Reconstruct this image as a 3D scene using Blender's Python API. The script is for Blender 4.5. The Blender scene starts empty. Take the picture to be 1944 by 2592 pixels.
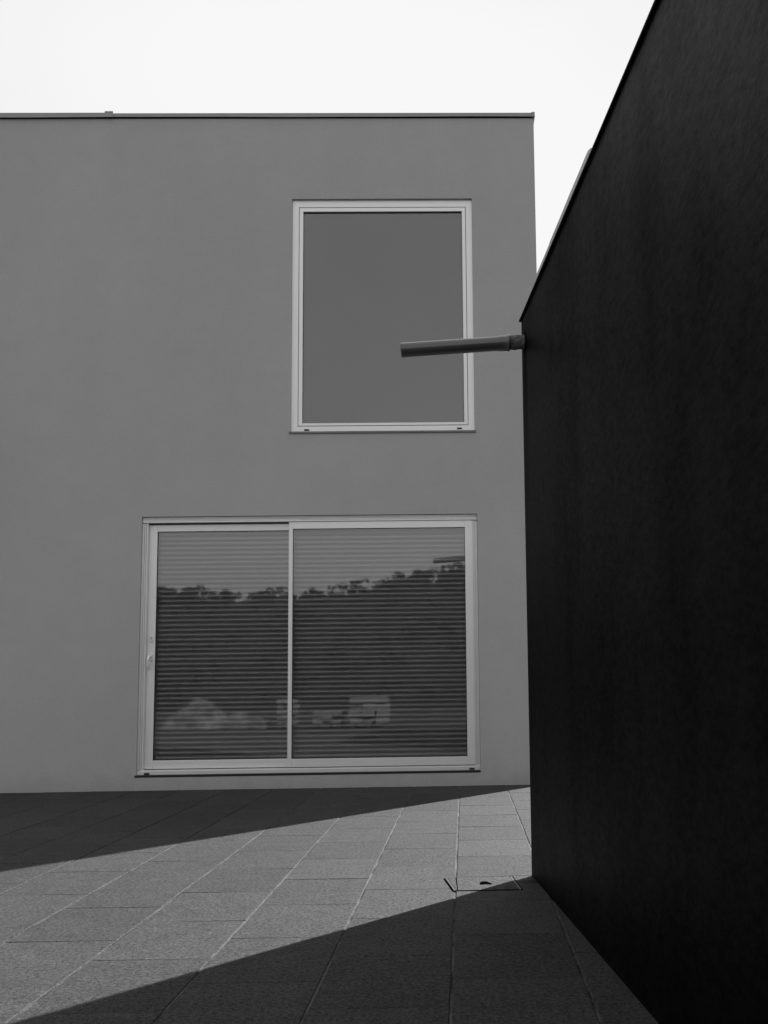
import bpy, bmesh, math, random
from mathutils import Vector, Matrix, noise
random.seed(7)
C = bpy.context.scene.collection
S = bpy.context.scene

# ------------------------------------------------------------ camera
cam_d = bpy.data.cameras.new("camera")
cam = bpy.data.objects.new("camera", cam_d); C.objects.link(cam); S.camera = cam
cam_d.sensor_fit = 'AUTO'; cam_d.sensor_width = 36.0
cam_d.lens = 39.32
cam_d.shift_x = -(1206.478 - 972.0) / 2592.0
cam_d.shift_y = (1372.188 - 1296.0) / 2592.0
cam_d.clip_end = 3000.0; cam_d.clip_start = 0.05
right = Vector((0.99966049, -0.02231839, -0.01344585))
down = Vector((-0.01058142, 0.12383388, -0.99224654))
fwd = Vector((0.0238104, 0.99205194, 0.12355568))
rot = Matrix((right, -down, -fwd)).transposed()
cam.matrix_world = Matrix.Translation((0, -9.920, 0.8995)) @ rot.to_4x4()

# ------------------------------------------------------------ world, sun, exposure
SUN_AZ, SUN_EL = math.radians(36.0), math.radians(36.5)      # azimuth from +Y towards +X
w = bpy.data.worlds.new("World"); S.world = w; w.use_nodes = True
nt = w.node_tree; nt.nodes.clear()
wo = nt.nodes.new('ShaderNodeOutputWorld'); bg = nt.nodes.new('ShaderNodeBackground')
sky = nt.nodes.new('ShaderNodeTexSky'); sky.sky_type = 'NISHITA'; sky.sun_disc = False
sky.sun_elevation = SUN_EL; sky.sun_rotation = SUN_AZ
sky.air_density = 1.0; sky.dust_density = 5.0; sky.ozone_density = 1.0
bw = nt.nodes.new('ShaderNodeRGBToBW')
# hazy white veil over the clear-sky model (values are sky radiance before strength)
veil = nt.nodes.new('ShaderNodeMath'); veil.operation = 'MULTIPLY_ADD'
veil.inputs[1].default_value = 0.35; veil.inputs[2].default_value = 1.55
nt.links.new(sky.outputs[0], bw.inputs[0]); nt.links.new(bw.outputs[0], veil.inputs[0])
cap = nt.nodes.new('ShaderNodeMath'); cap.operation = 'SMOOTH_MIN'      # the haze evens out the glow around the sun
cap.inputs[1].default_value = 2.55; cap.inputs[2].default_value = 0.35
nt.links.new(veil.outputs[0], cap.inputs[0]); wtc = nt.nodes.new('ShaderNodeTexCoord'); wn_ = nt.nodes.new('ShaderNodeTexNoise'); wn_.inputs['Scale'].default_value = 1.7; wn_.inputs['Detail'].default_value = 3
wr = nt.nodes.new('ShaderNodeMapRange'); wr.inputs[1].default_value = .35; wr.inputs[2].default_value = .65; wr.inputs[3].default_value = .89; wr.inputs[4].default_value = 1.02
wm = nt.nodes.new('ShaderNodeMath'); wm.operation = 'MULTIPLY'
nt.links.new(wtc.outputs['Generated'], wn_.inputs['Vector']); nt.links.new(wn_.outputs['Fac'], wr.inputs[0])
nt.links.new(cap.outputs[0], wm.inputs[0]); nt.links.new(wr.outputs[0], wm.inputs[1]); nt.links.new(wm.outputs[0], bg.inputs['Color']); bg.inputs['Strength'].default_value = 0.10
nt.links.new(bg.outputs[0], wo.inputs['Surface'])

sl = bpy.data.lights.new("sun", 'SUN'); sl.energy = 3.15; sl.angle = math.radians(0.55); sl.color = (1.0, 1.0, 1.0)
so = bpy.data.objects.new("sun", sl); C.objects.link(so)
tos = Vector((math.sin(SUN_AZ) * math.cos(SUN_EL), math.cos(SUN_AZ) * math.cos(SUN_EL), math.sin(SUN_EL)))
so.rotation_euler = tos.to_track_quat('Z', 'Y').to_euler(); so.location = (12, 14, 14)
S.view_settings.view_transform = 'Standard'; S.view_settings.look = 'None'
S.view_settings.gamma = 1.0; S.view_settings.use_curve_mapping = False
S.view_settings.exposure = 1.85

# ------------------------------------------------------------ materials
class NM:
    def __init__(s, name):
        s.m = bpy.data.materials.new(name); s.m.use_nodes = True
        s.t = s.m.node_tree; s.t.nodes.clear()
        s.out = s.n('OutputMaterial'); s.b = s.n('BsdfPrincipled')
        s.l(s.b.outputs[0], s.out.inputs['Surface'])
        s.tc = s.n('TexCoord')
    def n(s, k): return s.t.nodes.new('ShaderNode' + k)
    def l(s, a, b): s.t.links.new(a, b)
    def noise(s, scale, detail=4, rough=.55, vec=None, stretch=None):
        x = s.n('TexNoise'); x.inputs['Scale'].default_value = scale
        x.inputs['Detail'].default_value = detail; x.inputs['Roughness'].default_value = rough
        v = vec or s.tc.outputs['Object']
        if stretch:
            mp = s.n('Mapping'); mp.inputs['Scale'].default_value = stretch; s.l(v, mp.inputs[0]); v = mp.outputs[0]
        s.l(v, x.inputs['Vector']); return x.outputs['Fac']
    def rng(s, v, a, b, c, d):
        x = s.n('MapRange'); s.l(v, x.inputs[0])
        for i, q in enumerate((a, b, c, d)): x.inputs[i + 1].default_value = q
        return x.outputs[0]
    def math(s, op, a, b=None):
        x = s.n('Math'); x.operation = op
        for i, q in enumerate((a, b)):
            if q is None: continue
            if isinstance(q, (int, float)): x.inputs[i].default_value = q
            else: s.l(q, x.inputs[i])
        return x.outputs[0]
    def col(s, v): s.l(v, s.b.inputs['Base Color'])
    def bump(s, v, strength, dist, prev=None):
        x = s.n('Bump'); x.inputs['Strength'].default_value = strength; x.inputs['Distance'].default_value = dist
        s.l(v, x.inputs['Height'])
        if prev is not None: s.l(prev, x.inputs['Normal'])
        return x.outputs[0]
    def nor(s, v): s.l(v, s.b.inputs['Normal'])
def setp(m, rough, metal=0.0, spec=0.5):
    m.b.inputs['Roughness'].default_value = rough; m.b.inputs['Metallic'].default_value = metal
    m.b.inputs['Specular IOR Level'].default_value = spec
def simple(name, v, rough, metal=0.0, spec=.5, var=.06, scale=18, bump=0.0):
    m = NM(name); setp(m, rough, metal, spec)
    f = m.noise(scale, 5)
    m.col(m.rng(f, .25, .75, v * (1 - var), v * (1 + var)))
    if bump: m.nor(m.bump(m.noise(scale * 14, 3), bump, .002))
    return m.m

# painted render of the house
m = NM('pale_render'); setp(m, .85, 0, .3)
A = m.noise(.55, 5, .6); B = m.noise(7, 6, .6); D = m.noise(2.4, 4, .6, stretch=(1, 1, .25)); F = m.noise(240, 2)
v = m.math('MULTIPLY', m.rng(A, .3, .7, .428, .472), m.rng(B, .25, .75, .975, 1.025))
v = m.math('MULTIPLY', v, m.rng(D, .3, .7, .982, 1.012)); v = m.math('MULTIPLY', v, m.rng(F, .3, .7, .93, 1.07)); v = m.math('MULTIPLY', v, m.rng(m.noise(52, 4, .7), .33, .67, .955, 1.045))
sp = m.n('SeparateXYZ'); m.l(m.tc.outputs['Object'], sp.inputs[0])
dirt = m.rng(m.math('ADD', sp.outputs[2], m.math('MULTIPLY', m.math('SUBTRACT', B, .5), .22)), 0, .16, .86, 1)
v = m.math('MULTIPLY', v, dirt)
# slightly lighter patch right of the door
gx = m.math('POWER', m.math('MULTIPLY', m.math('SUBTRACT', sp.outputs[0], .50), 5.5), 2.0)
gz = m.math('POWER', m.math('MULTIPLY', m.math('SUBTRACT', sp.outputs[2], .55), 1.6), 2.0)
pt = m.rng(m.math('ADD', m.math('ADD', gx, gz), m.math('MULTIPLY', B, .5)), .6, 1.3, 1.035, 1.0)
v = m.math('MULTIPLY', v, pt)
m.col(v)
n1 = m.bump(m.noise(3.0, 3), .25, .02); n2 = m.bump(m.noise(190, 4, .6), .35, .0015, n1); m.nor(n2)
M_RENDER = m.m

# dark render
m = NM('dark_render'); setp(m, .5, 0, .2)
A = m.noise(.9, 4, .5, stretch=(1, .6, .6)); B = m.noise(7, 6, .72, stretch=(1, .4, .8)); F = m.noise(90, 3, .6, stretch=(1, .4, 1)); G = m.noise(46, 4, .8, stretch=(1, .38, 1))
E_ = m.noise(3.0, 3, .55, stretch=(1, .8, .28))
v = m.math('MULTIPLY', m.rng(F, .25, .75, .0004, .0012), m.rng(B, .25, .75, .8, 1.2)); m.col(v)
n1 = m.bump(m.noise(120, 3, .6, stretch=(1, .5, 1)), .35, .002); m.nor(n1)
# weathering: matt runs and grainy patches alter the sheen of the paint
sv = m.math('MULTIPLY', m.rng(E_, .46, .70, .054, .031), m.rng(G, .36, .64, .62, 1.38))
sv = m.math('MULTIPLY', sv, m.rng(A, .35, .65, 1.1, .85))
# drip stain running down from the pipe hole
sp = m.n('SeparateXYZ'); m.l(m.tc.outputs['Object'], sp.inputs[0])
dy = m.math('ABSOLUTE', m.math('ADD', m.math('SUBTRACT', sp.outputs[1], -4.685), m.math('MULTIPLY', m.math('SUBTRACT', B, .5), .06)))
dz = m.math('MULTIPLY', m.rng(sp.outputs[2], 1.5, 2.45, 0, 1), m.rng(sp.outputs[2], 2.56, 2.60, 1, 0))
sv = m.math('MULTIPLY', sv, m.math('SUBTRACT', 1.0, m.math('MULTIPLY', m.rng(dy, .03, .09, .85, 0), dz)))
m.l(m.math('MULTIPLY', sv, m.rng(B, .3, .7, .82, 1.18)), m.b.inputs['Specular IOR Level'])
M_DARK = m.m

# paving slabs: fine exposed aggregate, each slab its own tone
m = NM('paving'); setp(m, .75, 0, .15)
at = m.n('Attribute'); at.attribute_name = 'tone'; at.attribute_type = 'GEOMETRY'
A = m.noise(1.1, 5, .6); B = m.noise(11, 6, .65); F = m.noise(210, 3, .7); G = m.noise(70, 4, .7)
v = m.math('MULTIPLY', m.rng(A, .3, .7, .034, .042), m.rng(B, .32, .68, .80, 1.18))
v = m.math('MULTIPLY', v, m.rng(F, .34, .66, .25, 1.8)); v = m.math('MULTIPLY', v, m.rng(G, .33, .67, .58, 1.42)); v = m.math('MULTIPLY', v, m.rng(m.noise(30, 4, .75), .33, .67, .84, 1.16))
v = m.math('MULTIPLY', v, at.outputs['Fac'])
# scattered pale and dark grit, and soft old spill marks
K_ = m.noise(95, 2, .5); v = m.math('MULTIPLY', v, m.math('MULTIPLY', m.rng(K_, .64, .72, 1, 1.5), m.rng(K_, .28, .36, .72, 1)))
L_ = m.noise(3.4, 5, .7); v = m.math('MULTIPLY', v, m.math('MULTIPLY', m.rng(L_, .58, .66, 1, .86), m.rng(L_, .34, .42, 1.10, 1)))
m.l(m.rng(G, .35, .65, .05, .26), m.b.inputs['Specular IOR Level'])
# dark oval patch at the foot of the dark wall
sp = m.n('SeparateXYZ'); m.l(m.tc.outputs['Object'], sp.inputs[0])
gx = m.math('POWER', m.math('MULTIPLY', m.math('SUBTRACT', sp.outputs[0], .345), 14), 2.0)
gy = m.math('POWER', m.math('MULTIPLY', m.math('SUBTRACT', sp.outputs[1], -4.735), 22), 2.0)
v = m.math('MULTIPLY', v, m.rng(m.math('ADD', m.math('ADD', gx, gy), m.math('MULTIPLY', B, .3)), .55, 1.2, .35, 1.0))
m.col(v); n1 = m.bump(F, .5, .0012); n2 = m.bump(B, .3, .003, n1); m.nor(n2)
M_PAVE = m.m
m = NM('joint_mortar'); setp(m, .9, 0, .2)
A = m.noise(3.2, 5, .6); F = m.noise(160, 3)
m.col(m.math('MULTIPLY', m.rng(A, .42, .58, .018, .10), m.rng(F, .3, .7, .7, 1.3))); m.nor(m.bump(F, .6, .003))
M_JOINT = m.m
m = NM('bare_earth'); setp(m, .95, 0, .2)
A = m.noise(.4, 6, .65); B = m.noise(5, 6, .7)
m.col(m.math('MULTIPLY', m.rng(A, .3, .7, .016, .030), m.rng(B, .3, .7, .8, 1.2))); m.nor(m.bump(B, .8, .05))
M_EARTH = m.m
M_FRAME = simple('painted_aluminium', .86, .45, .55, .5, .02, 9, .04)
M_FRAME2 = simple('painted_aluminium_rail', .76, .45, .5, .5, .03, 9, .04)
M_GASKET = simple('black_rubber', .012, .6)
M_CAP = simple('black_plastic_cap', .010, .45)
M_SILL = simple('grey_sill_metal', .20, .5, 0, .5, .08, 22)
M_GALV = simple('zinc_sheet', .55, .45, .2, .5, .10, 26, .05)
M_VOID = simple('dark_void', .002, 1.0, 0, 0)
M_BAR = simple('dull_steel', .09, .5, .3, .3, .15, 60)
M_COPE = simple('painted_coping_sheet', .33, .45, 0, .5, .07, 8, .05)
M_SHADE = simple('shade_black', .006, .8, 0, .2)  # near-black standing for shade under roof edges and in the pipe hole
M_SHUT = simple('shutter_aluminium', .60, .42, .74, .5, .03, 6)
M_BLIND = simple('grey_blackout_screen', .135, .7, 0, .3, .03, 3)
M_CHROME = simple('satin_metal', .80, .40, .35, .5, .03, 40)
M_HANDLE = simple('handle_enamel', .88, .38, .3, .5, .02, 20)
M_PIPE = simple('grey_pvc', .07, .3, 0, .6, .06, 12, .0)
_b = M_PIPE.node_tree.nodes['Principled BSDF']; _b.inputs['Coat Weight'].default_value = .7; _b.inputs['Coat Roughness'].default_value = .12
M_PALE = simple('pale_block', .12, .8, 0, .3, .15, 4, .3)
M_WOODP = simple('weathered_timber', .03, .8, 0, .3, .25, 7, .3)
M_STICK = simple('pale_glass_label', .16, .5)
m = NM('mortared_pipe'); setp(m, .85, 0, .3)
A = m.noise(45, 5, .7); m.col(m.rng(A, .42, .62, .07, .24)); m.nor(m.bump(A, .9, .006)); M_MORT = m.m
m = NM('pale_rubble'); setp(m, .95, 0, .2)
A = m.noise(2.2, 6, .7); m.col(m.rng(A, .36, .64, .02, .14)); m.nor(m.bump(m.noise(9, 6, .7), 1, .05)); M_RUBBLE = m.m
m = NM('leaf'); setp(m, .7, 0, .3); A = m.noise(.5, 4); m.col(m.rng(A, .3, .7, .012, .03)); M_LEAF = m.m
M_BARK = simple('bark', .05, .9)
m = NM('scrub'); setp(m, .95, 0, .1); A = m.noise(.35, 6, .7); m.col(m.rng(A, .3, .7, .008, .022)); m.nor(m.bump(m.noise(1.5, 6, .7), 1, .5)); M_SCRUB = m.m

def glass(name, ior, tint):
    mm = bpy.data.materials.new(name); mm.use_nodes = True; t = mm.node_tree; t.nodes.clear()
    o = t.nodes.new('ShaderNodeOutputMaterial'); mx = t.nodes.new('ShaderNodeMixShader')
    tr = t.nodes.new('ShaderNodeBsdfTransparent'); tr.inputs[0].default_value = (tint, tint, tint, 1)
    gl = t.nodes.new('ShaderNodeBsdfGlossy'); gl.inputs['Roughness'].default_value = 0.018
    gl.inputs['Color'].default_value = (1, 1, 1, 1)
    fr = t.nodes.new('ShaderNodeFresnel'); fr.inputs['IOR'].default_value = ior
    tcn = t.nodes.new('ShaderNodeTexCoord'); ns = t.nodes.new('ShaderNodeTexNoise'); ns.inputs['Scale'].default_value = 1.6
    ns.inputs['Detail'].default_value = 1.0
    bp = t.nodes.new('ShaderNodeBump'); bp.inputs['Strength'].default_value = .04; bp.inputs['Distance'].default_value = .01
    t.links.new(tcn.outputs['Object'], ns.inputs['Vector']); t.links.new(ns.outputs['Fac'], bp.inputs['Height'])
    t.links.new(bp.outputs[0], gl.inputs['Normal'])
    t.links.new(fr.outputs[0], mx.inputs[0]); t.links.new(tr.outputs[0], mx.inputs[1]); t.links.new(gl.outputs[0], mx.inputs[2])
    t.links.new(mx.outputs[0], o.inputs['Surface']); return mm
M_GLASS = glass('window_glass', 1.85, .86)

# ------------------------------------------------------------ helpers
def obj(name, bm, mat, parent=None, smooth=False, mats=None):
    me = bpy.data.meshes.new(name); bm.normal_update(); bm.to_mesh(me); bm.free()
    for q in (mats or [mat]): me.materials.append(q)
    if smooth:
        for p in me.polygons: p.use_smooth = True
    o = bpy.data.objects.new(name, me); C.objects.link(o)
    if parent:
        o.parent = parent; pm = parent.location; pp = parent.parent
        off = Vector(parent.location)
        if pp: off += Vector(pp.location)
        o.location = -off           # meshes are built in world coordinates
    return o
def tag(o, label=None, cat=None, group=None, kind=None):
    for k, q in (('label', label), ('category', cat), ('group', group), ('kind', kind)):
        if q: o[k] = q
    return o
def empty(name, loc): 
    o = bpy.data.objects.new(name, None); o.location = loc; o.empty_display_size = .2; C.objects.link(o); return o
def box(bm, x0, x1, y0, y1, z0, z1, bev=0.0, xf=None):
    vs = [bm.verts.new((x, y, z)) for z in (z0, z1) for y in (y0, y1) for x in (x0, x1)]
    fs = [bm.faces.new([vs[i] for i in q]) for q in ((0, 2, 3, 1), (4, 5, 7, 6), (0, 1, 5, 4), (1, 3, 7, 5), (3, 2, 6, 7), (2, 0, 4, 6))]
    if bev:
        es = list({e for f in fs for e in f.edges})
        r = bmesh.ops.bevel(bm, geom=es, offset=bev, segments=2, affect='EDGES', profile=.5)
        vs = list({v for f in r['faces'] for v in f.verts} | {v for v in vs if v.is_valid})
    if xf: 
        for v_ in vs:
            if v_.is_valid: v_.co = xf @ v_.co
    return vs
def B_(*a, **k):
    bm = bmesh.new(); box(bm, *a, **k); return bm
def frame_bm(x0, x1, z0, z1, wl, wr, wb, wt, y0, y1, bev=.0015):
    """four mitre-less bars butted end to end: stiles full height, rails between"""
    bm = bmesh.new()
    box(bm, x0, x0 + wl, y0, y1, z0, z1, bev); box(bm, x1 - wr, x1, y0, y1, z0, z1, bev)
    e = .0004
    box(bm, x0 + wl + e, x1 - wr - e, y0, y1, z0, z0 + wb, bev)
    box(bm, x0 + wl + e, x1 - wr - e, y0, y1, z1 - wt, z1, bev)
    return bm
def mitre_frame(x0, x1, z0, z1, wl, wr, wb, wt, prof):
    """picture frame with mitred corners; prof = [(fraction of width from outside, y)...]"""
    bm = bmesh.new(); rings = []
    for t, y in prof:
        a, b, c, d = x0 + wl * t, x1 - wr * t, z0 + wb * t, z1 - wt * t
        rings.append([bm.verts.new(q) for q in ((a, y, c), (b, y, c), (b, y, d), (a, y, d))])
    for r, s in zip(rings, rings[1:]):
        for i in range(4): bm.faces.new((r[i], r[(i + 1) % 4], s[(i + 1) % 4], s[i]))
    return bm
def tube(bm, p0, p1, prof, n=40, jit=0.0):
    """lathe around the axis p0->p1; prof = [(distance along, radius)...]"""
    ax = (p1 - p0).normalized(); u = ax.orthogonal().normalized(); v_ = ax.cross(u); rings = []
    for k, (t, r) in enumerate(prof):
        ring = []
        for i in range(n):
            a = 2 * math.pi * i / n; rr = r
            if jit: rr += jit * noise.noise(Vector((t * 60, math.cos(a) * 3, math.sin(a) * 3)))
            ring.append(bm.verts.new(p0 + ax * t + (u * math.cos(a) + v_ * math.sin(a)) * rr))
        rings.append(ring)
    for r, s in zip(rings, rings[1:]):
        for i in range(n): bm.faces.new((r[i], r[(i + 1) % n], s[(i + 1) % n], s[i]))
    return rings

# ------------------------------------------------------------ setting: ground
bm = bmesh.new()
bmesh.ops.create_grid(bm, x_segments=60, y_segments=60, size=600)
for v_ in bm.verts: v_.co.z = -.055
g = tag(obj('ground', bm, M_EARTH), kind='structure')

# slope rising behind the photographer, carrying the wood
bm = bmesh.new(); nx, ny = 60, 16; grid = []
def hz(x, y):
    t = max(0, min(1, (-y - 30) / 30)); t = t * t * (3 - 2 * t)
    return -.3 + t * (6.8 + max(-.25, .075 * (x + 8)) + .7 * noise.noise(Vector((x * .06, y * .06, 0))))
for j in range(ny):
    y = -30 - j * 6.0
    grid.append([bm.verts.new((-90 + i * 3.0, y, hz(-90 + i * 3.0, y))) for i in range(nx)])
for j in range(ny - 1):
    for i in range(nx - 1): bm.faces.new((grid[j][i], grid[j][i + 1], grid[j + 1][i + 1], grid[j + 1][i]))
tag(obj('hillside', bm, M_SCRUB, smooth=True), kind='structure')

# ------------------------------------------------------------ paving: every slab real, bonded in strips
PTH = .01128; PX0 = .0636; cs, sn = math.cos(PTH), math.sin(PTH)
def pv(u, v_, z=0.0): return Vector((PX0 + cs * u + sn * v_, -sn * u + cs * v_, z))
bm = bmesh.new(); lay = bm.loops.layers.float_color.new('tone')
GAP, CH = .0030, .0032
rp = random.Random(3)
strip_h = {}
def slab(u0, u1, v0, v1, k):
    tone = 1 + rp.uniform(-.13, .12); z = rp.uniform(-.0005, .0005) + strip_h.setdefault(k, rp.uniform(-.0006, .0006))
    ta, tb = rp.uniform(-.0007, .0007), rp.uniform(-.0004, .0004)
    j = lambda: rp.uniform(-.0009, .0009)
    a, b, c, d = u0 + GAP + j(), u1 - GAP + j(), v0 + GAP * .25 + abs(j()) * .6, v1 - GAP * .25 - abs(j()) * .6
    n = 6
    # outline with slightly chipped long edges
    outl = []
    def edge(p, q, m_, ax):
        for i in range(m_):
            t = i / m_; u = p[0] + (q[0] - p[0]) * t; vv = p[1] + (q[1] - p[1]) * t
            ch = 0 if i == 0 else abs(rp.gauss(0, .0003)) + (rp.uniform(.0008, .0028) if rp.random() < .04 else 0)
            outl.append((u + ax[0] * ch, vv + ax[1] * ch))
    edge((a, c), (b, c), 4, (0, 1)); edge((b, c), (b, d), n, (-1, 0)); edge((b, d), (a, d), 4, (0, -1)); edge((a, d), (a, c), n, (1, 0))
    cu, cv = (a + b) / 2, (c + d) / 2
    def P(u, vv, zz): return pv(u, vv, z + zz + ta * (u - cu) / .2 + tb * (vv - cv) / .3)
    def inset(o_, o2=.0014): 
        r = []
        for u, vv in outl:
            uu = min(max(u, a + o_), b - o_) if (u <= a + o_ or u >= b - o_) else u
            v2 = min(max(vv, c + o2), d - o2) if (vv <= c + o2 or vv >= d - o2) else vv
            r.append((uu, v2))
        return r
    low = [bm.verts.new(P(u, vv, -.03)) for u, vv in outl]
    mid = [bm.verts.new(P(u, vv, -CH * .8)) for u, vv in outl]
    top = [bm.verts.new(P(u, vv, 0)) for u, vv in inset(CH)]
    N = len(outl); fs = []
    for i in range(N):
        q = (i + 1) % N
        fs.append(bm.faces.new((low[i], low[q], mid[q], mid[i]))); fs.append(bm.faces.new((mid[i], mid[q], top[q], top[i])))
    fs.append(bm.faces.new(top))
    for f in fs:
        for lp in f.loops: lp[lay] = (tone, tone, tone, 1)
V0, V1 = -10.9, 0.05
for k in range(-24, 22):
    off = (-.0626 if k % 2 else -.3726)          # half-bond between strips
    vs = off - 18 * .6
    while vs < -.02:
        a0, b0 = max(vs, V0), min(vs + .6, V1 + (.6 if False else 0))
        if b0 - a0 > .04: slab(.4 * k, .4 * (k + 1), a0, b0, k)
        vs += .6
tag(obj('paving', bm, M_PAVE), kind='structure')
bm = bmesh.new()
q = [pv(-9.7, V0), pv(8.9, V0), pv(8.9, .05), pv(-9.7, .05)]
bm.faces.new([bm.verts.new((p.x, p.y, -.0042)) for p in q])
tag(obj('paving_bed', bm, M_JOINT), kind='structure')

# ------------------------------------------------------------ the house
H = empty('house', (-4.0, 0, 0))
tag(H, 'two-storey flat-roofed house with smooth pale grey facade, one upper window and one shuttered sliding door', 'house')
UX0, UX1, UZ0, UZ1 = -1.4277, .2365, 3.143, 5.3555
LX0, LX1, LZ0, LZ1 = -2.7406, .2455, .116, 2.393
RX, RZ, HX0, HY1 = .8262, 6.177, -9.5, 8.0
def facade():
    bm = bmesh.new()
    xs = sorted({HX0, -6, -4, LX0, UX0, UX1, LX1, RX}); zs = sorted({-.05, LZ0, LZ1, UZ0, UZ1, RZ})
    V = {(x, z): bm.verts.new((x, 0, z)) for x in xs for z in zs}
    def inside(xa, xb, za, zb):
        for X0, X1, Z0, Z1 in ((UX0, UX1, UZ0, UZ1), (LX0, LX1, LZ0, LZ1)):
            if xa >= X0 - 1e-6 and xb <= X1 + 1e-6 and za >= Z0 - 1e-6 and zb <= Z1 + 1e-6: return True
        return False
    for i in range(len(xs) - 1):
        for j in range(len(zs) - 1):
            if not inside(xs[i], xs[i + 1], zs[j], zs[j + 1]):
                bm.faces.new((V[xs[i], zs[j]], V[xs[i + 1], zs[j]], V[xs[i + 1], zs[j + 1]], V[xs[i], zs[j + 1]]))
    for X0, X1, Z0, Z1 in ((UX0, UX1, UZ0, UZ1), (LX0, LX1, LZ0, LZ1)):
        dp = .30
        a = [bm.verts.new(p) for p in ((X0, 0, Z0), (X1, 0, Z0), (X1, 0, Z1), (X0, 0, Z1))]
        b = [bm.verts.new(p) for p in ((X0, dp, Z0), (X1, dp, Z0), (X1, dp, Z1), (X0, dp, Z1))]
        for i in range(4): bm.faces.new((a[i], b[i], b[(i + 1) % 4], a[(i + 1) % 4]))
        bm.faces.new(b)          # closed back of the recess
    t = [bm.verts.new(p) for p in ((HX0, 0, -.05), (RX, 0, -.05), (RX, 0, RZ), (HX0, 0, RZ))]
    s = [bm.verts.new(p) for p in ((HX0, HY1, -.05), (RX, HY1, -.05), (RX, HY1, RZ), (HX0, HY1, RZ))]
    for i in range(1, 4): bm.faces.new((t[i], s[i], s[(i + 1) % 4], t[(i + 1) % 4]))
    bm.faces.new(s[::-1])
    return bm
obj('wall', facade(), M_RENDER, H)

# roof coping: folded sheet, front in two lengths meeting under a seam clip
def coping_run(x0, x1, hgt, th, drop, y0=-.020):
    bm = bmesh.new(); n = 26; rows = []
    for i in range(n + 1):
        x = x0 + (x1 - x0) * i / n
        wv = .0022 * math.sin(x * 2.1 + 1) + .001 * math.sin(x * 5.3)
        prof = [(y0 + .012, RZ - drop + .004), (y0, RZ - drop + wv), (y0, RZ + hgt), (y0 + .003, RZ + hgt + .002), (.40, RZ + hgt + .012), (.40, RZ + .001)]
        rows.append([bm.verts.new((x, y, z)) for y, z in prof])
    for a, b in zip(rows, rows[1:]):
        for i in range(len(a) - 1): bm.faces.new((a[i], b[i], b[i + 1], a[i + 1]))
    for r, s in ((rows[0], 1), (rows[-1], -1)): bm.faces.new(r[::s])
    return bm
cp = obj('roof_coping', coping_run(-3.118, RX + .006, .010, .0, .026), M_COPE, H)
obj('roof_coping', coping_run(HX0 - .02, -3.122, .013, .0, .030, -.026), M_COPE, H)
sc = bmesh.new(); box(sc, -3.165, -3.085, -.031, .39, RZ + .0135, RZ + .027, .003); box(sc, -3.165, -3.085, -.031, -.0275, RZ - .030, RZ + .0133, .001)
obj('seam_clip', sc, M_COPE, cp)
ec = bmesh.new(); box(ec, RX - .020, RX + .012, -.026, .41, RZ - .030, RZ + .016, .002)
obj('end_cap', ec, M_COPE, cp)
sg = bmesh.new(); box(sg, HX0, RX - .002, -.006, -.0005, RZ - .034, RZ - .004)
obj('coping_shade_line', sg, M_SHADE, cp)  # black strip drawing the shade line under the coping
oc = bmesh.new()
box(oc, RX - .38, RX + .012, .42, HY1, RZ + .001, RZ + .012)
obj('roof_coping', oc, M_COPE, H)

# ---- upper window
W = empty('window', (4.0 + UX0, 0, UZ0)); W.parent = H; W['label'] = 'tall upper picture window with white frame and plain grey pane'
FY = .028
obj('frame', mitre_frame(UX0 + .001, UX1 - .001, UZ0 + .014, UZ1 - .001, .0605, .058, .054, .070,
    [(0, .16), (0, FY), (.97, FY), (1, FY + .004), (1, FY + .03)]), M_FRAME, W)
sx0, sx1, sz0, sz1 = UX0 + .0655, UX1 - .063, UZ0 + .0725, UZ1 - .0755
obj('frame_gasket', mitre_frame(sx0 - .012, sx1 + .012, sz0 - .012, sz1 + .012, .03, .03, .03, .03, [(0, FY + .012), (1, FY + .012)]), M_GASKET, W)
obj('sash', mitre_frame(sx0, sx1, sz0, sz1, .0355, .0325, .024, .0375,
    [(0, FY + .02), (0, FY + .001), (.05, FY), (.93, FY), (1, FY + .003), (1, FY + .040)]), M_FRAME, W)
gx0, gx1, gz0, gz1 = sx0 + .036, sx1 - .033, sz0 + .0245, sz1 - .038
obj('glazing_gasket', mitre_frame(gx0 - .001, gx1 + .001, gz0 - .001, gz1 + .001, .004, .004, .003, .004, [(0, FY + .020), (.9, FY + .017), (1, FY + .028)]), M_GASKET, W)
obj('glass_pane', B_(gx0 - .01, gx1 + .01, FY + .026, FY + .0262, gz0 - .01, gz1 + .01), M_GLASS, W)
obj('blackout_screen', B_(gx0 - .02, gx1 + .02, FY + .055, FY + .060, gz0 - .02, gz1 + .02), M_BLIND, W)
obj('sill', B_(UX0 - .012, UX1 + .010, -.012, .10, UZ0 - .005, UZ0 + .0125, .001), M_SILL, W)
obj('sill_joint', B_(-.2455, -.2405, -.0135, -.0122, UZ0 - .006, UZ0 + .013), M_CAP, W)
for cx_, cz_ in ((-1.285, 3.1765), (.097, 3.1805)):
    obj('drain_cap', B_(cx_ - .023, cx_ + .023, FY - .005, FY - .0004, cz_ - .0075, cz_ + .0075, .002), M_CAP, W)
obj('glass_label', B_(gx0 + .022, gx0 + .030, FY + .0245, FY + .0250, gz0 + .025, gz0 + .055), M_STICK, W)

# ---- sliding door
Dr = empty('sliding_door', (4.0 + LX0, 0, LZ0)); Dr.parent = H; Dr['label'] = 'wide white two-leaf sliding glass door with its roller shutter down'
FB = .020        # front plane of the fixed frame
fr = bmesh.new()
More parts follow.
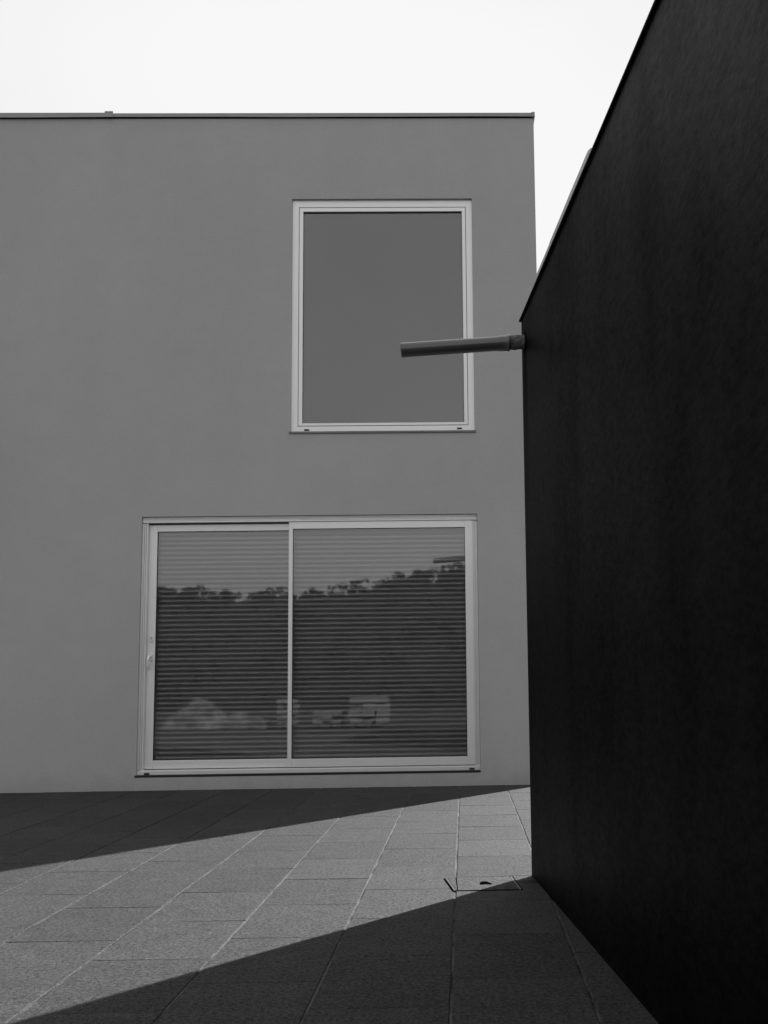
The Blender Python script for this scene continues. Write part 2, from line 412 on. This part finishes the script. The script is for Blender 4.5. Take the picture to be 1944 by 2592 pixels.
# head: three ribs
box(fr, LX0 + .001, LX1 - .001, FB + .006, .22, 2.3405, LZ1 - .001)
for z0, z1, y in ((2.3395, 2.3535, FB - .006), (2.3565, 2.3665, FB), (2.3695, 2.3765, FB + .001), (2.3795, 2.3905, FB + .001)):
    box(fr, LX0 + .003, LX1 - .003, y, FB + .0055, z0, z1, .0015)
# left jamb: stepped, three ribs
box(fr, LX0 + .001, LX0 + .054, FB + .012, .22, LZ0 + .014, 2.339)
for x0, x1, y in ((LX0 + .001, LX0 + .020, FB + .004), (LX0 + .025, LX0 + .036, FB + .002), (LX0 + .040, LX0 + .053, FB + .003)):
    box(fr, x0, x1, y, FB + .0115, LZ0 + .015, 2.331, .0015)
# right jamb
box(fr, LX1 - .043, LX1 - .001, FB + .014, .22, LZ0 + .014, 2.339)
for x0, x1, y in ((LX1 - .020, LX1 - .002, FB + .002), (LX1 - .040, LX1 - .026, FB + .006)):
    box(fr, x0, x1, y, FB + .0135, LZ0 + .015, 2.331, .0015)
# threshold track
box(fr, LX0 + .001, LX1 - .001, FB + .004, .22, LZ0 + .016, LZ0 + .0555)
box(fr, LX0 + .001, LX1 - .001, FB - .004, FB + .0035, LZ0 + .015, LZ0 + .049, .002)
obj('frame', fr, M_FRAME2, Dr)
obj('threshold_gap_shade', B_(LX0 - .012, LX1 + .002, -.0035, .018, LZ0 - .004, LZ0 + .0135, .002), M_GASKET, Dr)  # black strip standing for the gap and the sill's shadow
def leaf(x0, x1, z0, z1, wl, wr, wb, wt, y0, stick):
    s = obj('door_leaf', frame_bm(x0, x1, z0, z1, wl, wr, wb, wt, y0, y0 + .036, .002), M_FRAME, Dr)
    a, b, c, d = x0 + wl, x1 - wr, z0 + wb, z1 - wt
    obj('glazing_gasket', mitre_frame(a - .001, b + .001, c - .001, d + .001, .005, .005, .005, .005, [(0, y0 + .006), (.9, y0 + .005), (1, y0 + .016)]), M_GASKET, Dr)
    obj('glass_pane', B_(a - .01, b + .01, y0 + .014, y0 + .0142, c - .01, d + .01), M_GLASS, Dr)
    obj('glass_label', B_(a + .022, a + .031, y0 + .0125, y0 + .0130, c + .016, c + .046), M_STICK, Dr)
leaf(-2.686, -1.404, .178, 2.327, .071, .030, .073, .060, FB + .045, 0)      # left leaf, inner track
leaf(-1.4385, .2035, .1775, 2.3385, .036, .070, .072, .064, FB + .004, 0)     # right leaf, outer track
rb = bmesh.new()
box(rb, -2.684, -1.44, FB + .043, FB + .0448, .226, .2295); box(rb, -2.684, -1.44, FB + .043, FB + .0448, .182, .1850)
obj('weather_bar', rb, M_FRAME2, Dr)
for cx_, cz_ in ((-2.650, .1425), (.171, .1440)):
    obj('drain_cap', B_(cx_ - .023, cx_ + .023, FB - .009, FB - .0045, cz_ - .0085, cz_ + .0075, .002), M_CAP, Dr)
# roller shutter curtain: convex slats
sh = bmesh.new(); pitch = .0432; x0, x1 = -2.66, .18; rows = []
z = .20; YS = .135
while z < 2.34:
    for t, dy in [(q / 9 * .965, -.0072 * (1 - (2 * q / 9 - 1) ** 2)) for q in range(10)] + [(.975, .004), (.99, .004)]:
        rows.append([sh.verts.new((x, YS + dy, z + t * pitch)) for x in (x0, x1)])
    z += pitch
for a, b in zip(rows, rows[1:]): sh.faces.new((a[0], a[1], b[1], b[0]))
obj('roller_shutter', sh, M_SHUT, Dr)
for a_, b_ in ((-2.668, -2.628), (.150, .185)): obj('shutter_guide', B_(a_, b_, .10, .132, .18, 2.338, .002), M_SHUT, Dr)
# lever handle and lock escutcheon on the left stile
def oval(cx_, cz_, wd, ht, y0, y1, n=28, bev=.002):
    bm = bmesh.new(); r = wd / 2; pts = []
    for i in range(n):
        a = 2 * math.pi * i / n; s = 1 if math.sin(a) >= 0 else -1
        pts.append((cx_ + r * math.cos(a), cz_ + r * math.sin(a) + s * (ht / 2 - r)))
    rings = [[bm.verts.new((cx_ + (x - cx_) * k, y, cz_ + (zz - cz_) * k)) for x, zz in pts] for k, y in ((1, y1), (1, y0 + bev), (.90, y0))]
    for a_, b_ in zip(rings, rings[1:]):
        for i in range(n): bm.faces.new((a_[i], a_[(i + 1) % n], b_[(i + 1) % n], b_[i]))
    bm.faces.new(rings[-1]); return bm
SY = FB + .045
lk = obj('lock_escutcheon', oval(-2.649, 1.314, .031, .066, SY - .011, SY - .0005), M_CHROME, Dr)
kh = bmesh.new(); box(kh, -2.651, -2.647, SY - .0118, SY - .0111, 1.298, 1.316); 
for i in range(12):
    pass
tube(kh, Vector((-2.649, SY - .0119, 1.320)), Vector((-2.649, SY, 1.320)), [(0, .0001), (0, .0048), (.0007, .0048)], 16)
obj('keyhole', kh, M_CAP, Dr)
obj('handle_plate', oval(-2.647, 1.150, .030, .072, SY - .010, SY - .0005), M_CHROME, Dr)
hb = bmesh.new()
def sweep(bm, pts, rad, n=14):
    rings = []
    for i, p in enumerate(pts):
        d = (pts[min(i + 1, len(pts) - 1)] - pts[max(i - 1, 0)]).normalized(); u = Vector((1, 0, 0)); u = (u - d * u.dot(d)).normalized(); v2 = d.cross(u)
        rx_, rz_ = rad[i]
        rings.append([bm.verts.new(p + u * math.cos(2 * math.pi * k / n) * rx_ + v2 * math.sin(2 * math.pi * k / n) * rz_) for k in range(n)])
    for a_, b_ in zip(rings, rings[1:]):
        for i in range(n): bm.faces.new((a_[i], a_[(i + 1) % n], b_[(i + 1) % n], b_[i]))
    bm.faces.new(rings[0][::-1]); bm.faces.new(rings[-1])
yb = SY - .01
sweep(hb, [Vector(p) for p in ((-2.649, yb, 1.158), (-2.650, yb - .020, 1.158), (-2.654, yb - .036, 1.156), (-2.658, yb - .044, 1.146), (-2.661, yb - .046, 1.130),
    (-2.662, yb - .044, 1.100), (-2.662, yb - .041, 1.070), (-2.661, yb - .038, 1.050), (-2.661, yb - .037, 1.044))],
    [(.009, .009), (.009, .009), (.0105, .009), (.0115, .008), (.012, .0075), (.0115, .007), (.0110, .0065), (.0095, .006), (.004, .003)])
obj('lever_handle', hb, M_HANDLE, Dr, smooth=True)

# ------------------------------------------------------------ dark outbuilding on the right
WX, WY, WZ, WTH = .3634, -4.583, 2.666, .07578
wd = Vector((math.sin(WTH), -math.cos(WTH), 0)); wn = Vector((math.cos(WTH), math.sin(WTH), 0))   # along the face (towards viewer), into the building
def wp(t, d, z): return Vector((WX, WY, 0)) + wd * t + wn * d + Vector((0, 0, z))
K = empty('outbuilding', (WX, WY, 0))
tag(K, 'low black rendered outbuilding in shade on the right, with a pipe spout', 'outbuilding')
LEN, DEP = 6.2, 4.0
bm = bmesh.new(); n_t, n_z = 60, 26; g_ = []
for i in range(n_t + 1):
    col_ = []
    for j in range(n_z + 1):
        t = LEN * i / n_t; zz = -.05 + (WZ - .012 + .05) * j / n_z
        dd = .003 * noise.noise(Vector((t * .9, zz * .9, 3))) if 0 < i else 0
        col_.append(bm.verts.new(wp(t, dd, zz)))
    g_.append(col_)
for i in range(n_t):
    for j in range(n_z): bm.faces.new((g_[i][j], g_[i + 1][j], g_[i + 1][j + 1], g_[i][j + 1]))
zt = WZ - .012
q = [bm.verts.new(wp(*p)) for p in ((0, 0, -.05), (0, DEP, -.05), (0, DEP, zt), (0, 0, zt))]; bm.faces.new(q)
q = [bm.verts.new(wp(*p)) for p in ((0, DEP, -.05), (LEN, DEP, -.05), (LEN, DEP, zt), (0, DEP, zt))]; bm.faces.new(q)
q = [bm.verts.new(wp(*p)) for p in ((LEN, 0, -.05), (LEN, DEP, -.05), (LEN, DEP, zt), (LEN, 0, zt))]; bm.faces.new(q)
q = [bm.verts.new(wp(*p)) for p in ((0, 0, zt), (LEN, 0, zt), (LEN, DEP, zt), (0, DEP, zt))]; bm.faces.new(q)
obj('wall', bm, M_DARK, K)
def wbox(t0, t1, d0, d1, z0, z1, bev=0.0):
    bm = bmesh.new(); vs = box(bm, t0, t1, d0, d1, z0, z1, bev)
    for v_ in bm.verts: v_.co = wp(v_.co.x, v_.co.y, v_.co.z)
    bmesh.ops.recalc_face_normals(bm, faces=bm.faces[:]); return bm
obj('overhang_shade_strip', wbox(-.008, LEN, -.0110, .18, WZ - .008, WZ + .001, .001), M_SHADE, K)  # black strip in place of the shaded underside of the roof-edge overhang
# zinc flashing standing above the black strip, lapped in three lengths, ending part-way along
for a_, b_, hh, dd in ((.02, .93, .021, -.0100), (.92, 1.165, .0225, -.0108), (1.15, 1.775, .024, -.0102)):
    bm = bmesh.new(); n = 14; rows = []
    for i in range(n + 1):
        t = a_ + (b_ - a_) * i / n
        h2 = hh + .0018 * noise.noise(Vector((t * 4, 1, 5)))
        if i == 0 and a_ < .5: h2 = .006
        if i == n and b_ > 1.5: h2 *= .45
        if i == n - 1 and b_ > 1.5: h2 *= .95
        rows.append([bm.verts.new(wp(t, d, z)) for d, z in ((dd, WZ + .0015), (dd, WZ + .0015 + h2), (dd + .002, WZ + .002 + h2), (.17, WZ + .002 + h2), (.17, WZ + .0015))])
    for r, s in zip(rows, rows[1:]):
        for i in range(4): bm.faces.new((r[i], s[i], s[i + 1], r[i + 1]))
    bm.faces.new(rows[0]); bm.faces.new(rows[-1][::-1])
    obj('roof_flashing', bm, M_GALV, K)
obj('roof_flashing', wbox(2.62, LEN, -.009, .17, WZ + .0015, WZ + .011, .001), M_GALV, K)

# drain spout: mortared stub, socket collar, plain pipe
P0 = Vector((WX + .06, -4.672, 2.531)); P1 = Vector((-.226, -4.700, 2.482)); L = (P1 - P0).length
sp_ = bmesh.new(); R0 = .0352
rg = tube(sp_, P0, P1, [(.205, R0), (L - .001, R0), (L - .0008, R0), (L, R0 - .0006), (L, R0 - .0009), (L, R0 - .0028), (L, R0 - .003), (L - .002, R0 - .003), (L - .30, R0 - .003)], 64)
pipe = obj('drain_spout', sp_, M_PIPE, K, smooth=True); pipe['label'] = 'grey plastic rainwater pipe jutting from the wall just below the roof edge'
ck = bmesh.new()
tube(ck, P0, P1, [(.124, R0 - .001), (.124, R0 + .0030), (.127, R0 + .0058), (.132, R0 + .0066), (.138, R0 + .0056), (.141, R0 + .0026), (.172, R0 + .0024), (.182, R0 + .0015), (.188, R0 + .0003), (.205, R0 + .0002)], 48)
obj('socket_collar', ck, M_PIPE, pipe, smooth=True)
st = bmesh.new()
tube(st, P0, P1, [(.03 + .006 * i, R0 - .0005) for i in range(17)], 48, .0022)
obj('mortared_stub', st, M_MORT, pipe, smooth=True)
# ragged dark hole in the render round the stub
hl = bmesh.new(); cw = P0 + (P1 - P0).normalized() * .062; n = 40
tt = (cw - Vector((WX, WY, 0))).dot(wd); zz0 = cw.z - .004
inn, out_ = [], []
for i in range(n):
    a = 2 * math.pi * i / n; r = .047 + .007 * noise.noise(Vector((math.cos(a) * 2, math.sin(a) * 2, 9))) + .003 * noise.noise(Vector((math.cos(a) * 8, math.sin(a) * 8, 2)))
    inn.append(hl.verts.new(wp(tt + math.cos(a) * .02, -.0045, zz0 + math.sin(a) * .02))); out_.append(hl.verts.new(wp(tt + math.cos(a) * r, -.0040, zz0 + math.sin(a) * r * 1.05)))
for i in range(n): hl.faces.new((inn[i], inn[(i + 1) % n], out_[(i + 1) % n], out_[i]))
obj('pipe_hole', hl, M_SHADE, K)

# ------------------------------------------------------------ access cover in the paving
Hc = empty('access_cover', (.13, -4.77, 0))
tag(Hc, 'recessed inspection cover filled with paving, set at the foot of the black wall', 'access cover')
c4 = [Vector(p) for p in ((-.044, -4.621, 0), (.275, -4.599, 0), (.300, -4.934, 0), (-.003, -4.934, 0))]   # far-left, far-right, near-right, near-left
def lerp(u, v_, z):
    a = c4[0].lerp(c4[1], u); b = c4[3].lerp(c4[2], u); r = a.lerp(b, v_); return Vector((r.x, r.y, z))
def quadbox(bm, u0, u1, v0, v1, z0, z1):
    lo = [bm.verts.new(lerp(u, v_, z0)) for u, v_ in ((u0, v0), (u1, v0), (u1, v1), (u0, v1))]
    hi = [bm.verts.new(lerp(u, v_, z1)) for u, v_ in ((u0, v0), (u1, v0), (u1, v1), (u0, v1))]
    bm.faces.new(hi)
    for i in range(4): bm.faces.new((lo[i], lo[(i + 1) % 4], hi[(i + 1) % 4], hi[i]))
ft = bmesh.new(); quadbox(ft, -.002, 1.002, -.010, 1.006, -.004, .0022); obj('edge_seal', ft, M_VOID, Hc)
fm = bmesh.new()
for (a_, b_), (c_, d_) in (((.018, .025), (.046, .051)), ((.950, .955), (.974, .981))):
    fm = bmesh.new(); quadbox(fm, a_, b_, .02, .985, .0030, .0036); quadbox(fm, c_, d_, .02, .985, .0030, .0036); quadbox(fm, a_ - .001, d_ + .001, .019, .986, .001, .0029)
    obj('frame_bar', fm, M_BAR, Hc)
def quad4(bm, pts, z0, z1):
    lo = [bm.verts.new(lerp(u, v_, z0)) for u, v_ in pts]; hi = [bm.verts.new(lerp(u, v_, z1)) for u, v_ in pts]; bm.faces.new(hi); n = len(pts)
    for i in range(n): bm.faces.new((lo[i], lo[(i + 1) % n], hi[(i + 1) % n], hi[i]))
lid = bmesh.new(); lay = lid.loops.layers.float_color.new('tone')
sa, sb = .172, .066                      # the paving joint runs on across the lid
quad4(lid, ((.058, .022), (sa - .009, .022), (sb - .001, .975), (.058, .985)), .001, .0034)
# main lid, unbroken; a black plate on it stands for the dark slot
px_ = [(sa + .009, .022), (.944, .022), (.944, .975), (sb + .012, .975)]
quad4(lid, px_, .001, .0034)
for f in lid.faces:
    for lp in f.loops: lp[lay] = (1.03, 1.03, 1.03, 1)
obj('lid', lid, M_PAVE, Hc)
fh = bmesh.new(); vs = []
for i in range(28):
    a = 2 * math.pi * i / 28
    vs.append((.53 + .088 * math.cos(a), .47 + .125 * math.sin(a) + .10 * math.cos(a) ** 2))
quad4(fh, vs, .003, .0042); bmesh.ops.recalc_face_normals(fh, faces=fh.faces[:])
obj('finger_hole', fh, M_VOID, Hc)

# ------------------------------------------------------------ building yard behind the photographer (seen mirrored in the glass)
def heap(name, cx_, cy_, rx_, ry_, h_, seed, mat):
    bm = bmesh.new(); n, m_ = 44, 16; rings = []
    for j in range(m_ + 1):
        t = j / m_; rg_ = []
        for i in range(n):
            a = 2 * math.pi * i / n; d = Vector((math.cos(a), math.sin(a), 0)); k = 1 + .25 * noise.noise(d * 1.5 + Vector((seed, 0, 0)))
            p = Vector((cx_ + d.x * rx_ * t * k, cy_ + d.y * ry_ * t * k, 0))
            hh = h_ * max(0, 1 - t * t) ** 1.4 + h_ * .30 * (1 - t) * noise.fractal(p * 2.2 + Vector((0, 0, seed)), 1, 2, 5)
            p.z = -.055 + max(hh, 0 if t < 1 else 0) - (.02 if t == 1 else 0); rg_.append(bm.verts.new(p))
        rings.append(rg_)
    for a_, b_ in zip(rings, rings[1:]):
        for i in range(n): bm.faces.new((a_[i], b_[i], b_[(i + 1) % n], a_[(i + 1) % n]))
    bmesh.ops.remove_doubles(bm, verts=bm.verts[:], dist=1e-4)
    return obj(name, bm, mat)
tag(heap('rubble_heap', -5.65, -15.2, .95, .7, .62, 1.3, M_RUBBLE), 'tallest pale heap of sandy rubble mirrored in the left door pane', 'heap', 'rubble heaps')
tag(heap('rubble_heap', -4.6, -14.9, .8, .5, .32, 4.1, M_RUBBLE), 'low spread of pale rubble mirrored beside the central door stile', 'heap', 'rubble heaps')
def block_stack(x, y, w_, d_, h_, n, label, jit=.09):
    o = empty('block_stack', (x, y, -.055)); tag(o, label, 'stack', 'stacks of pale blocks')
    bm = bmesh.new()
    for q in (-1, 0, 1): box(bm, x + q * w_ * .4 - .04, x + q * w_ * .4 + .04, y - d_ / 2, y + d_ / 2, -.055, .035, .004)
    obj('pallet', bm, M_WOODP, o)
    hh = (h_ - .08) / n; bm = bmesh.new()
    for k in range(n):
        for q in range(3):
            dx, dy = random.uniform(-jit, jit), random.uniform(-jit, jit); a = x - w_ / 2 + w_ * q / 3
            box(bm, a + dx * .3 + .004, a + w_ / 3 - .004 + dx * .3, y - d_ / 2 + dy, y + d_ / 2 + dy, .037 + hh * k, .037 + hh * (k + 1) - .022, .006)
    obj('blocks', bm, M_PALE, o); return o
block_stack(-3.53, -14.5, .40, .5, .64, 5, 'narrow tall stack of pale blocks mirrored right of the central door stile')
block_stack(-2.66, -14.6, .66, .6, .36, 3, 'low stack of pale blocks mirrored between two taller stacks')
block_stack(-1.76, -14.4, .84, .7, .66, 4, 'widest stack of pale blocks mirrored in the right door pane')

# woodland on the slope: leaf clumps, one mass nobody could count
wb_ = bmesh.new(); rw = random.Random(11)
def leafclump(c, r, cnt):
    for _ in range(cnt):
        d = Vector((rw.gauss(0, 1), rw.gauss(0, 1), rw.gauss(0, 1))).normalized() * r * rw.uniform(.5, 1.0) ** .5
        d.z *= .8; p = c + d; s = rw.uniform(.06, .16)
        u = Vector((rw.gauss(0, 1), rw.gauss(0, 1), rw.gauss(0, 1))).normalized(); v_ = u.orthogonal().normalized()
        wb_.faces.new([wb_.verts.new(p + u * s * a + v_ * s * b) for a, b in ((-1, -.6), (1, -.5), (.9, .6), (-.8, .7))])
prof = [(-26, 6.6), (-20, 7.4), (-18.6, 6.9), (-18.2, 7.3), (-17.6, 6.8), (-13.3, 6.8), (-9.6, 6.7), (-8.6, 7.2), (-8.0, 6.6), (-5.9, 6.5), (-5, 7.2), (-3.4, 7.5), (-1.9, 7.9), (0.7, 8.1), (6, 8.6), (14, 9)]
def topz(x):
    for (a, za), (b, zb) in zip(prof, prof[1:]):
        if a <= x <= b: return za + (zb - za) * (x - a) / (b - a)
    return prof[0][1] if x < 0 else prof[-1][1]
x = -34.0
while x < 18:
    tz = topz(x) + rw.uniform(-.35, .1); yy = -60 + rw.uniform(-3, 3)
    for k in range(8):
        c = Vector((x + rw.uniform(-.6, .6), yy + rw.uniform(-.6, .6), tz - rw.uniform(.4, 1.6)))
        if k == 0: c = Vector((x, yy, tz - .2))
        leafclump(c, rw.uniform(.18, .42), 26)
    t0 = Vector((x, yy, hz(x, yy) - .2))
    tube(wb_, t0, Vector((x + .2, yy, tz - 1)), [(0, .16), (max(.3, (tz - t0.z) * .5 - .2), .1), (max(.5, tz - t0.z - 1), .04)], 6)
    x += rw.uniform(.22, .5)
# undergrowth
for _ in range(260):
    xx = rw.uniform(-34, 18); yy = rw.uniform(-58, -34); leafclump(Vector((xx, yy, hz(xx, yy) + .2)), rw.uniform(.4, .8), 30)
tag(obj('woodland', wb_, M_LEAF), kind='stuff')
bpy.data.objects['woodland']['label'] = 'dark line of trees mirrored in the sliding door glass'
